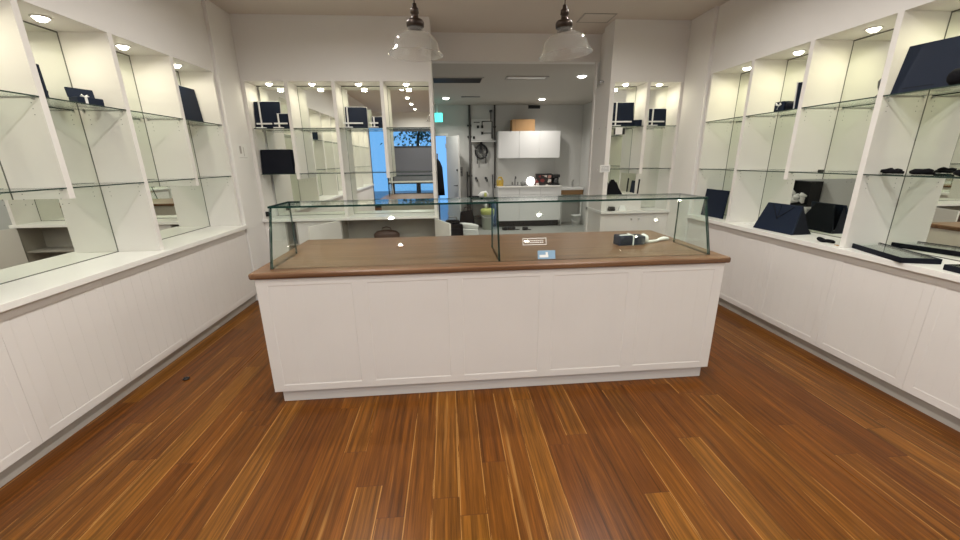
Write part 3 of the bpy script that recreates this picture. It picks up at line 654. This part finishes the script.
board(t, .16, .22, .12); mb = MB().box(-.02, .02, .04, .085, 0, .01); obj('prop_leg', mb, 'navydark', t)
single('trinket_box', MB().box(-.03, .03, -.03, .03, 0, .075).box(-.032, .032, -.032, .032, .05, .08), 'navydark', 'small dark box left of the edge-on board, top right wall shelf', 'box', (3.16, 3.37, z1), bevel=.004)
mb = MB()
for k in range(3): mb.tube([(0, -.06+.05*k, .03+.05*k), (.02, -.03+.05*k, .07+.05*k), (.0, .02+.04*k, .06+.05*k)], .02, 8)
single('reflection_shape', MB().lathe([(.05, 0), (.055, .02), (.03, .05), (.045, .09), (.05, .13), (.025, .17), (.03, .20), (.005, .215)], 16), 'darkgrey', 'small dark grey stand-in for a mirror reflection on top shelf behind the full divider, right wall', 'stand-in', (3.18, 2.79, z1))  # turned solid added in place of a dark mirror reflection
def glasses_roll(label, y, seed):
    rnd = random.Random(seed); mb = MB()
    pts = [(i*.022-.055, rnd.uniform(-.012, .012), .018+rnd.uniform(-.002, .008)) for i in range(6)]
    mb.tube(pts, [.012, .018, .015, .019, .018, .010], 10)
    mb.tube([(p[0], p[1]-.02, .012) for p in pts], .010, 8)
    return single('bracelet', mb, 'cloth_black', label, 'bracelet', (3.05, y, z2), (0, 0, PI/2+.1))
glasses_roll('black bead bracelet on lower right wall shelf, farthest of three', 2.50, 3)
glasses_roll('black bead bracelet on lower right wall shelf, middle of three', 2.32, 5)
glasses_roll('black bead bracelet on lower right wall shelf at right edge, nearest of three', 2.10, 9)
single('clip', MB().box(-.016, .016, -.012, .012, 0, .022), 'black', 'small black clip in middle of lower right wall shelf', 'clip', (2.96, 2.93, z2), bevel=.003)
# right bench
t = thing('display_board', 'plain navy display board on right bench in back corner', 'display board', (3.01, 4.215, ZB), -PI/2+.02)
board(t, .36, .31, .10, rim=False); mb = MB().box(-.02, .02, .05, .13, 0, .01).box(-.02, .02, .05, .062, 0, .22); obj('prop_leg', mb, 'navydark', t)
t = thing('display_bag', 'navy wedge bag display with crossed flap on right bench', 'display stand', (2.955, 3.285, ZB), -PI/2+.05)
w0, w1, dd, h = .42, .35, .20, .245
obj('front_pad', MB().hexa([(-w0/2, 0, 0), (w0/2, 0, 0), (w0/2, .02, 0), (-w0/2, .02, 0)], [(-w1/2, .085, h), (w1/2, .085, h), (w1/2, .105, h), (-w1/2, .105, h)]), 'navy', t, bevel=.005)
obj('rear_pad', MB().hexa([(-w0/2, dd-.02, 0), (w0/2, dd-.02, 0), (w0/2, dd, 0), (-w0/2, dd, 0)], [(-.09, .107, h-.003), (.09, .107, h-.003), (.09, .125, h-.003), (-.09, .125, h-.003)]), 'navydark', t, bevel=.005)
obj('side_gusset', MB().add([(w0/2-.004, .02, 0), (w0/2-.004, dd-.02, 0), (w1/2-.004, .106, h-.01), (w0/2-.010, .02, 0), (w0/2-.010, dd-.02, 0), (w1/2-.010, .106, h-.01)], [(0, 1, 2), (5, 4, 3), (0, 3, 4, 1), (1, 4, 5, 2), (2, 5, 3, 0)]), 'navydark', t)
def onf(x, v): k = v/h; return (x, .085*k-.002, v)
obj('crossed_flap', MB().tube([onf(-.11, h*.97), onf(-.05, h*.7), onf(-.0, h*.45)], .004, 6).tube([onf(-.02, h*.97), onf(-.005, h*.55), onf(.0, h*.45)], .003, 6).tube([onf(.11, h*.95), onf(.04, h*.65), onf(-.0, h*.52)], .005, 6), 'navydark', t)
single('bracelet', MB().tube([(.024*math.cos(a)-.024, .020*math.sin(a), .013+.008*math.sin(a)) for a in [2*PI*k/16 for k in range(16)]], .011, 8, closed=True).tube([(.024*math.cos(a)+.030, .020*math.sin(a), .014+.01*math.cos(a)) for a in [2*PI*k/16 for k in range(16)]], .0115, 8, closed=True), 'cloth_black', 'black looped bracelet lying on right bench in front of navy bag', 'bracelet', (2.985, 2.775, ZB), (0, 0, PI/2+.3))
single('tag_card', MB().box(-.03, .03, -.02, .02, 0, .006).box(.035, .075, -.015, .018, 0, .004), 'paper', 'small white tag lying on right bench left of the navy bag', 'tag', (3.05, 3.66, ZB), (0, 0, PI/2))
single('tag_card', MB().box(-.015, .015, -.01, .01, 0, .004), 'card', 'tiny tan tag on right bench beside the full white divider', 'tag', (2.96, 2.66, ZB), (0, 0, 1.2))
def tray(label, org, ang, L, dp):
    t = thing('display_tray', label, 'tray', (org[0], org[1], ZB), ang)   # local x along front edge, y away from the room
    obj('tray_frame', MB().box(0, L, 0, .012, 0, .034).box(0, L, dp-.012, dp, 0, .034).box(0, .012, .012, dp-.012, 0, .034).box(L-.012, L, .012, dp-.012, 0, .034).box(.012, L-.012, .012, dp-.012, 0, .008), 'navydark', t, bevel=.002)
    obj('tray_liner', MB().box(.014, L-.014, .014, dp-.014, .008, .016), 'grey', t)
    obj('glass_lid', MB().box(.012, L-.012, .012, dp-.012, .028, .032), 'glass', t)
    return t
tray('black framed glass-topped tray on right bench, whole tray in view', (3.01, 2.645), math.radians(-107), .52, .215)
tray('black framed glass-topped tray on right bench cut off by right edge', (2.935, 1.985), math.radians(-98), .50, .25)

# ------------------------------------------------------------------ back room
def box_thing(name, label, cat, x0, x1, y0, y1, z0, z1, m, bevel=.003): 
    c = ((x0+x1)/2, (y0+y1)/2, z0)
    return single(name, MB().box(x0-c[0], x1-c[0], y0-c[1], y1-c[1], 0, z1-z0), m, label, cat, c, bevel=bevel)
UX0, UX1, UZ0, UZ1 = 1.18, 2.64, 1.60, 2.20
t = thing('wall_cupboard', 'white three-door wall cupboard hanging on the back room wall', 'cupboard', ((UX0+UX1)/2, 9.48, UZ0)); c = t.location.copy()
obj('carcass', MB().box(UX0, UX1, 9.318, YBK-.001, UZ0, UZ1), 'cup', t, c)
for i in range(3):
    a = UX0+i*(UX1-UX0)/3; obj('door', MB().box(a+.003, a+(UX1-UX0)/3-.003, 9.30, 9.318, UZ0+.002, UZ1-.002), 'cup', t, c, bevel=.002)
t = thing('cardboard_box', 'brown cardboard box on top of the white wall cupboard', 'box', (1.765, 9.46, UZ1)); obj('carton', MB().box(-.265, .265, -.15, .15, 0, .255), 'card', t, bevel=.004)
obj('packing_tape', MB().box(-.266, .266, -.025, .025, .2551, .2556).box(-.20, -.19, -.1515, -.1505, 0, .255), 'tape', t)
t = thing('sink_cabinet', 'white three-door base cupboard under the back room sink', 'cupboard', (1.90, 9.4, 0)); c = t.location.copy()
obj('carcass', MB().box(1.15, 2.66, 9.12, YBK-.001, .15, .93), 'cup', t, c); obj('kickboard', MB().box(1.17, 2.64, 9.2, 9.22, 0, .15), 'black', t, c)
for i in range(3):
    a = 1.15+i*1.51/3; d = obj('door', MB().box(a+.003, a+1.51/3-.003, 9.10, 9.12, .15, .76), 'cup', t, c, bevel=.002)
    obj('drawer_front', MB().box(a+.003, a+1.51/3-.003, 9.10, 9.12, .766, .925), 'cup', t, c, bevel=.002)
single('sink_worktop', MB().box(1.13, 2.67, 9.08, YBK-.001, .93, .96), 'bench', 'pale worktop over the back room base cupboards', 'worktop', bevel=.003)
t = thing('sink', 'stainless sink with tap on the back room worktop', 'sink', (1.62, 9.36, .96)); 
obj('bowl', MB().box(-.30, .30, -.2, -.18, 0, .008).box(-.30, .30, .16, .2, 0, .008).box(-.30, -.28, -.18, .16, 0, .008).box(.28, .30, -.18, .16, 0, .008).box(-.28, .28, -.18, .16, 0, .003), 'steel', t)
obj('tap', MB().tube([(0, .18, .008), (0, .18, .17), (0, .14, .21), (0, .06, .20), (0, .05, .16)], .012, 8).cyl((-.07, .18, .008), (-.07, .18, .08), .012).cyl((.07, .18, .008), (.07, .18, .08), .012), 'darkgrey', t)
t = thing('dish_rack', 'yellow plastic rack at left end of back room worktop', 'rack', (1.225, 9.32, .96))
obj('rack_body', MB().tube([(-.06, 0, .012), (-.07, 0, .12), (-.03, 0, .21), (.03, 0, .21), (.07, 0, .12), (.06, 0, .012)], .014, 8).tube([(-.06, .09, .012), (-.07, .09, .12), (-.03, .09, .19), (.03, .09, .19), (.07, .09, .12), (.06, .09, .012)], .014, 8).box(-.07, .07, -.02, .11, 0, .02), 'yellow', t)
obj('sponge', MB().box(-.04, .04, 0, .08, .02, .14), 'yellow', t, bevel=.01)
t = thing('globe_lamp', 'glowing white globe lamp on back room worktop by the tap', 'lamp', (1.95, 9.28, .96))
obj('globe', MB().lathe([(.03, .01), (.08, .03), (.105, .09), (.10, .14), (.07, .19), (.02, .21)], 20), 'taskglow', t); obj('lamp_base', MB().lathe([(.05, 0), (.05, .012)], 20), 'wplastic', t)
single('toiletry_case', MB().tube([(-.06, 0, .05), (0, 0, .06), (.07, 0, .05)], [.04, .055, .04], 12), 'grey', 'grey rounded pouch on worktop left of glowing globe', 'pouch', (1.77, 9.25, .96))
t = thing('printed_box', 'square carton printed black, red and white on back room worktop', 'box', (2.29, 9.42, .96)); obj('carton', MB().box(-.185, .185, -.06, .06, 0, .27), 'pic', t, bevel=.003); obj('carton_lid', MB().box(-.188, .188, -.063, .063, .235, .273), 'black', t)
t = thing('coffee_maker', 'black appliance on worktop right of the printed carton', 'appliance', (2.59, 9.40, .96)); obj('appliance_body', MB().box(-.09, .09, -.08, .1, 0, .04).box(-.09, .09, .03, .1, .04, .24).box(-.09, .09, -.08, .1, .18, .25), 'black', t, bevel=.012)
obj('jug', MB().lathe([(.045, .042), (.055, .08), (.05, .13), (.04, .16)], 16, (0, -.03, 0)), 'darkgrey', t)
# basin shelf right
t = thing('wall_basin', 'small white wall basin in back room right corner', 'basin', (2.98, 9.45, .80)); obj('basin_slab', MB().box(-.28, .28, -.20, .199, .04, .10), 'wplastic', t, bevel=.01)
obj('apron', MB().box(-.27, .27, -.17, .19, -.07, .04), 'tape', t); obj('spout', MB().tube([(.1, .15, .10), (.1, .15, .22), (.1, .08, .26), (.1, .02, .22)], .012, 8), 'steel', t)
obj('leg', MB().box(-.26, -.23, -.16, -.13, -.80, -.07), 'wplastic', t); obj('leg', MB().box(.23, .26, -.16, -.13, -.80, -.07), 'wplastic', t)
def bucket(label, loc, r0, r1, h, m, lid=None):
    t = thing('bucket', label, 'bucket', loc); obj('bucket_body', MB().lathe([(r0, 0), (r1, h), (r1*1.04, h), (r1*1.04, h-.02)], 24), m, t)
    if lid: obj('lid', MB().lathe([(r1*1.08, h-.09), (r1*1.1, h-.02), (r1*1.08, h+.02), (r1*.9, h+.035), (.02, h+.04)], 24), lid, t)
    obj('handle', MB().tube([(r1*math.cos(a)*1.02, -.02-r1*.8*math.sin(a), h-.1-.06*math.sin(a)) for a in [PI*k/10 for k in range(11)]], .006, 6), 'wplastic', t)
bucket('white plastic bucket on floor in back room right corner', (3.1, 9.25, 0), .10, .12, .24, 'wplastic')
bucket('tall pale tub with lime lid on back room floor', (.88, 8.95, 0), .13, .15, .44, 'tub', 'lime')
single('bottle', MB().lathe([(.03, 0), (.032, .10), (.012, .13), (.012, .16), (.016, .16), (.016, .185)], 14), 'wplastic', 'white bottle standing on the lime lid of the pale tub', 'bottle', (.84, 8.92, .48))
# wall services
t = thing('meter_board', 'white electrical board with dark wiring on the back room wall', 'electrical board', (.83, YBK-.001, 2.02)); 
obj('backboard', MB().box(-.255, .245, -.03, 0, 0, .475), 'wplastic', t, bevel=.003)
obj('wiring', MB().tube([(0, -.04, .42), (.235, -.04, .42), (.235, -.04, .04)], .012, 6).tube([(0, -.04, .42), (0, -.04, .32)], .012, 6).tube([(-.2, -.04, .40), (-.06, -.04, .40)], .009, 6).tube([(0, -.04, .16), (.22, -.04, .16)], .008, 6), 'black', t)
for x, z in ((-.10, .30), (0, .30), (0, .16), (-.2, .06)): obj('switch_gear', MB().box(x-.025, x+.025, -.06, -.03, z-.03, z+.03), 'black', t, bevel=.004)
obj('conduit', MB().cyl((.21, -.03, .42), (.21, -.03, .64), .012).lathe([(.035, 0), (.035, .05)], 12, (.21, -.03, .62)), 'darkgrey', t)
t = thing('pipe', 'dark vertical pipe on back room wall left of electrical board', 'pipe', (.535, YBK-.04, 0)); obj('pipe_run', MB().cyl((0, 0, 0), (0, 0, ZBC-.001), .026), 'pipe', t)
for z in (2.35, 2.1, 1.2, .7): obj('pipe_clamp', MB().cyl((-.06, 0, z), (.03, 0, z), .018).box(-.04, .04, 0, .039, z-.02, z+.02), 'darkgrey', t)
t = thing('pipe', 'thinner grey pipe on back room wall beside the wall cupboard', 'pipe', (1.13, YBK-.03, 0)); obj('pipe_run', MB().cyl((0, 0, .9), (0, 0, ZBC-.001), .018), 'pipe', t); obj('pipe_clamp', MB().box(-.03, .03, 0, .029, 2.3, 2.34), 'darkgrey', t)
t = thing('wall_shelf', 'narrow white shelf under the electrical board', 'shelf', (.86, YBK-.001, 1.98)); obj('shelf_board', MB().box(-.30, .31, -.16, 0, 0, .025), 'wplastic', t)
t = thing('wall_clock', 'round dark wall fan hanging under the white shelf', 'fan', (.80, YBK-.02, 1.76))
mb = MB().tube([(.14*math.cos(a), -.05, .16*math.sin(a)) for a in [2*PI*k/24 for k in range(24)]], .022, 8, closed=True)
obj('hoop', mb, 'black', t); mb = MB()
for r in (.05, .09, .115): mb.tube([(r*math.cos(a), -.06, r*1.1*math.sin(a)) for a in [2*PI*k/20 for k in range(20)]], .006, 6, closed=True)
obj('grille', mb, 'darkgrey', t); obj('hub', MB().cyl((0, -.08, 0), (0, .0, 0), .035), 'darkgrey', t)
obj('bracket', MB().cyl((-.10, -.05, -.13), (-.10, -.05, -.28), .012).cyl((.11, -.05, -.13), (.11, -.05, -.28), .012).box(-.03, .03, -.03, .019, -.02, .22), 'black', t)
t.name = 'wall_fan'
t = thing('switch_panel', 'grey rectangular panel on back room wall right of the open door', 'panel', (.28, YBK-.001, 1.30)); obj('panel_body', MB().box(-.07, .07, -.03, 0, -.11, .11), 'grey', t, bevel=.004); obj('panel_slots', MB().box(-.055, .055, -.032, -.03, -.02, .0).box(-.055, .055, -.032, -.03, .05, .06), 'darkgrey', t)
for x, l in ((.67, 'left'), (.91, 'right')):
    t = thing('wall_hook', 'dark hook on back room wall, %s of the two over the workbench' % l, 'hook', (x, YBK-.001, 1.14)); obj('hook_body', MB().cyl((0, 0, 0), (0, -.05, 0), .03).tube([(0, -.05, .01), (.03, -.07, -.04), (.02, -.06, -.08)], .014, 6), 'darkgrey', t)
t = thing('broom', 'dark broom handle leaning on wall left of the white cupboards', 'broom', (1.07, 9.30, 0)); obj('handle', MB().cyl((.02, 0, .05), (.0, .30, 1.22), .014), 'darkgrey', t); obj('brush', MB().box(-.035, .05, -.05, .04, 0, .07), 'black', t)
t = thing('broom', 'thin dark pole leaning beside the vertical pipe', 'pole', (.44, 9.45, 0)); obj('handle', MB().cyl((0, 0, 0), (.02, .17, 1.30), .013), 'black', t); t.name = 'pole'
# workbench with clutter
t = thing('workbench', 'dark workbench in back room left of the sink cupboards', 'workbench', (.76, 9.30, 0)); obj('worktop', MB().box(-.26, .26, -.22, .28, .64, .68), 'darkgrey', t)
for sx in (-.23, .23):
    for sy in (-.19, .25): obj('leg', MB().box(sx-.02, sx+.02, sy-.02, sy+.02, 0, .64), 'darkgrey', t)
obj('under_shelf', MB().box(-.21, .21, -.17, .23, .22, .24), 'darkgrey', t)
t = thing('parcel', 'white bundled cloth with green label on the dark workbench', 'bundle', (.80, 9.22, .68)); obj('bundle_body', MB().tube([(-.11, 0, .05), (-.03, 0, .09), (.06, 0, .10), (.13, 0, .06)], [.04, .08, .085, .04], 12), 'paper', t); obj('green_label', MB().box(.02, .08, -.091, -.084, .06, .15), 'lime', t)
single('tool_case', MB().box(-.09, .09, -.07, .07, 0, .07), 'black', 'low black tool case on workbench beside the white bundle', 'tool case', (.615, 9.22, .68), bevel=.01)
# by the floor
t = thing('holdall', 'black holdall on the back room floor behind the counter', 'bag', (.05, 8.15, 0)); obj('bag_body', MB().box(-.22, .22, -.14, .14, 0, .27).box(-.15, .15, -.10, .10, .27, .35), 'cloth_black', t, bevel=.05)
obj('handle', MB().tube([(-.10, -.05, .34), (-.08, -.05, .42), (.08, -.05, .42), (.10, -.05, .34)], .014, 8), 'grey', t); obj('pocket', MB().box(-.15, .15, -.165, -.14, .04, .2), 'navydark', t, bevel=.01)
t = thing('paper_roll', 'crumpled white paper bundle on floor right of black holdall', 'paper', (.40, 8.2, 0)); obj('roll', MB().tube([(-.2, -.02, .235), (-.1, 0, .22), (.05, .02, .2), (.2, 0, .17)], [.05, .06, .06, .05], 12), 'paper', t)
obj('sheets', MB().hexa([(-.12, -.14, 0), (.2, -.14, 0), (.2, .14, 0), (-.12, .14, 0)], [(-.14, -.11, .16), (.19, -.11, .13), (.19, .12, .13), (-.14, .12, .17)]), 'paper', t, bevel=.01)
t = thing('tool_bag', 'dark bag on the floor before the vertical pipe', 'bag', (.40, 8.95, 0)); obj('bag_body', MB().hexa([(-.2, -.14, 0), (.2, -.14, 0), (.2, .14, 0), (-.2, .14, 0)], [(-.15, -.06, .42), (.13, -.06, .46), (.13, .07, .46), (-.15, .07, .42)]), 'cloth_black', t, bevel=.04); obj('handle', MB().tube([(-.08, 0, .42), (-.05, 0, .52), (.06, 0, .53), (.08, 0, .44)], .012, 8), 'black', t)
for i, (x, y, s, l) in enumerate(((1.26, 8.72, .8, 'left'), (1.42, 8.74, 1.15, 'middle'), (1.72, 8.66, .85, 'right'))):
    mb = MB()
    for k in range(3): mb.tube([(.07*s*math.cos(a), .05*s*math.sin(a), .014+.022*k) for a in [2*PI*q/16 for q in range(16)]], .012, 6, closed=True)
    mb.tube([(.07*s, 0, .014), (.12*s, -.03, .012), (.16*s, -.02, .012)], .01, 6)
    single('cable_coil', mb, 'black', 'small black cable coil on grey floor, %s of three' % l, 'cable', (x, y, 0))
# low table and crate against the left wall, seen only in the right-hand mirror
t = thing('side_table', 'low white table in the back room seen only in right mirror', 'table', (-.78, 7.65, 0)); obj('table_top', MB().box(-.2, .22, -.5, .5, .54, .57), 'wplastic', t, bevel=.003)
for sx in (-.17, .19):
    for sy in (-.46, .46): obj('leg', MB().box(sx-.02, sx+.02, sy-.02, sy+.02, 0, .54), 'wplastic', t)
t = thing('open_crate', 'black open-fronted crate reflected in the right mirror above navy bag', 'crate', (-.82, 7.68, .57)); obj('crate_back', MB().box(-.15, -.135, -.38, .38, 0, .5), 'black', t)
for z in (0, .485): obj('crate_panel', MB().box(-.135, .1, -.38, .38, z, z+.015), 'black', t)
for y in (-.38, .365): obj('crate_panel', MB().box(-.135, .1, y, y+.015, .015, .485), 'black', t)
mb = MB()
for k in range(26):
    y = -.29+.58*k/25; z = .045+random.uniform(.0, .22)*(1-abs(y)/.6); x = random.uniform(-.02, .09)
    a = random.uniform(0, PI); mb.tube([(x, y-.09*math.cos(a), z-.05*math.sin(a)), (x+.03, y, z+.03), (x, y+.09*math.cos(a), z+.04*math.sin(a))], [.025, .055, .02], 7)
single('crumpled_bag', mb, 'paper', 'crumpled cream paper bag in the black crate seen in right mirror', 'bag', (-.685, 7.66, .60))
# door leaf, coat, exit sign
t = thing('door_leaf', 'grey back door standing open beside the blue daylight', 'door', (DX1+.03, 9.60, 0), math.radians(-62)); obj('leaf', MB().box(0, .58, -.04, 0, .01, 2.10), 'bwall', t, bevel=.002)
obj('handle', MB().cyl((.52, -.04, 1.0), (.52, -.09, 1.0), .012).cyl((.52, -.09, 1.0), (.42, -.09, 1.0), .010), 'darkgrey', t); obj('lock', MB().cyl((.52, -.04, 1.35), (.52, -.06, 1.35), .025), 'darkgrey', t)
for z in (.3, 1.9): obj('hinge', MB().cyl((-.006, -.046, z-.05), (-.006, -.046, z+.05), .008), 'steel', t)
t = thing('coat', 'black coat hanging against the back doorway', 'coat', (-.24, 9.0, .80)); mb = MB().lathe([(.16, 0), (.15, .15), (.13, .45), (.12, .62), (.07, .74), (.02, .80)], 16)
for k in range(len(mb.v)): mb.v[k] = (mb.v[k][0]*.9, mb.v[k][1]*.5, mb.v[k][2])
obj('coat_body', mb, 'cloth_black', t); obj('hanger_hook', MB().tube([(0, 0, .79), (0, 0, .84), (.02, 0, .87), (0, 0, .89)], .004, 6), 'steel', t)
t2 = thing('coat_stand', 'dark coat stand pole behind the black coat', 'coat stand', (-.24, 9.13, 0)); obj('stand_pole', MB().cyl((0, 0, .02), (0, 0, 1.72), .016), 'darkgrey', t2); obj('stand_base', MB().lathe([(.17, 0), (.17, .015), (.03, .03)], 20), 'darkgrey', t2); obj('peg', MB().cyl((0, 0, 1.68), (0, -.14, 1.69), .01), 'darkgrey', t2)
t = thing('exit_sign', 'glowing green exit sign on the back room ceiling', 'sign', (-.20, 9.0, ZBC)); obj('sign_box', MB().box(-.11, .11, -.03, .03, -.42, -.24), 'teal', t, bevel=.004); obj('hanger', MB().cyl((0, 0, -.24), (0, 0, 0), .01), 'wplastic', t)
# ceiling fittings in back room
t = thing('air_vent', 'long dark slot air vent in the back room ceiling', 'vent', (.19, 6.72, ZBC)); obj('vent_slot', MB().box(-.38, .38, -.20, .20, -.008, -.0005), 'black', t); obj('vent_frame', MB().box(-.41, .41, -.23, -.20, -.012, 0).box(-.41, .41, .20, .23, -.012, 0).box(-.41, -.38, -.20, .20, -.012, 0).box(.38, .41, -.20, .20, -.012, 0), 'bceil', t)
for k in range(5): obj('vent_blade', MB().box(-.38, .38, -.16+.08*k, -.15+.08*k, -.014, -.008), 'darkgrey', t)
t = thing('light_panel', 'unlit rectangular light panel in back room ceiling', 'ceiling light', (1.27, 6.52, ZBC)); obj('diffuser', MB().box(-.30, .30, -.09, .09, -.008, 0), 'wplastic', t); obj('panel_frame', MB().box(-.33, .33, -.12, -.09, -.014, 0).box(-.33, .33, .09, .12, -.014, 0).box(-.33, -.30, -.09, .09, -.014, 0).box(.30, .33, -.09, .09, -.014, 0), 'kick', t)
t = thing('ceiling_grille', 'small dark grey grille in ceiling before the electrical board', 'vent', (.50, 8.40, ZBC)); obj('grille', MB().box(-.19, .19, -.05, .05, -.01, 0), 'grey', t)
t = thing('wall_vent', 'small black vent above white wall cupboard under ceiling', 'vent', (2.07, YBK-.001, 2.755)); obj('vent_face', MB().box(-.14, .14, -.03, 0, -.035, .035), 'black', t)

# ------------------------------------------------------------------ world and view
w = bpy.data.worlds.new('sky'); S.world = w; w.use_nodes = True
w.node_tree.nodes['Background'].inputs['Color'].default_value = (.20, .50, 1, 1); w.node_tree.nodes['Background'].inputs['Strength'].default_value = 1.15
S.view_settings.view_transform = 'Standard'; S.view_settings.look = 'None'; S.view_settings.gamma = 1; S.view_settings.use_curve_mapping = False
S.view_settings.exposure = 0.0
cy = S.cycles
cy.transparent_max_bounces = 32; cy.max_bounces = 14; cy.glossy_bounces = 8; cy.diffuse_bounces = 5
cy.use_denoising = True
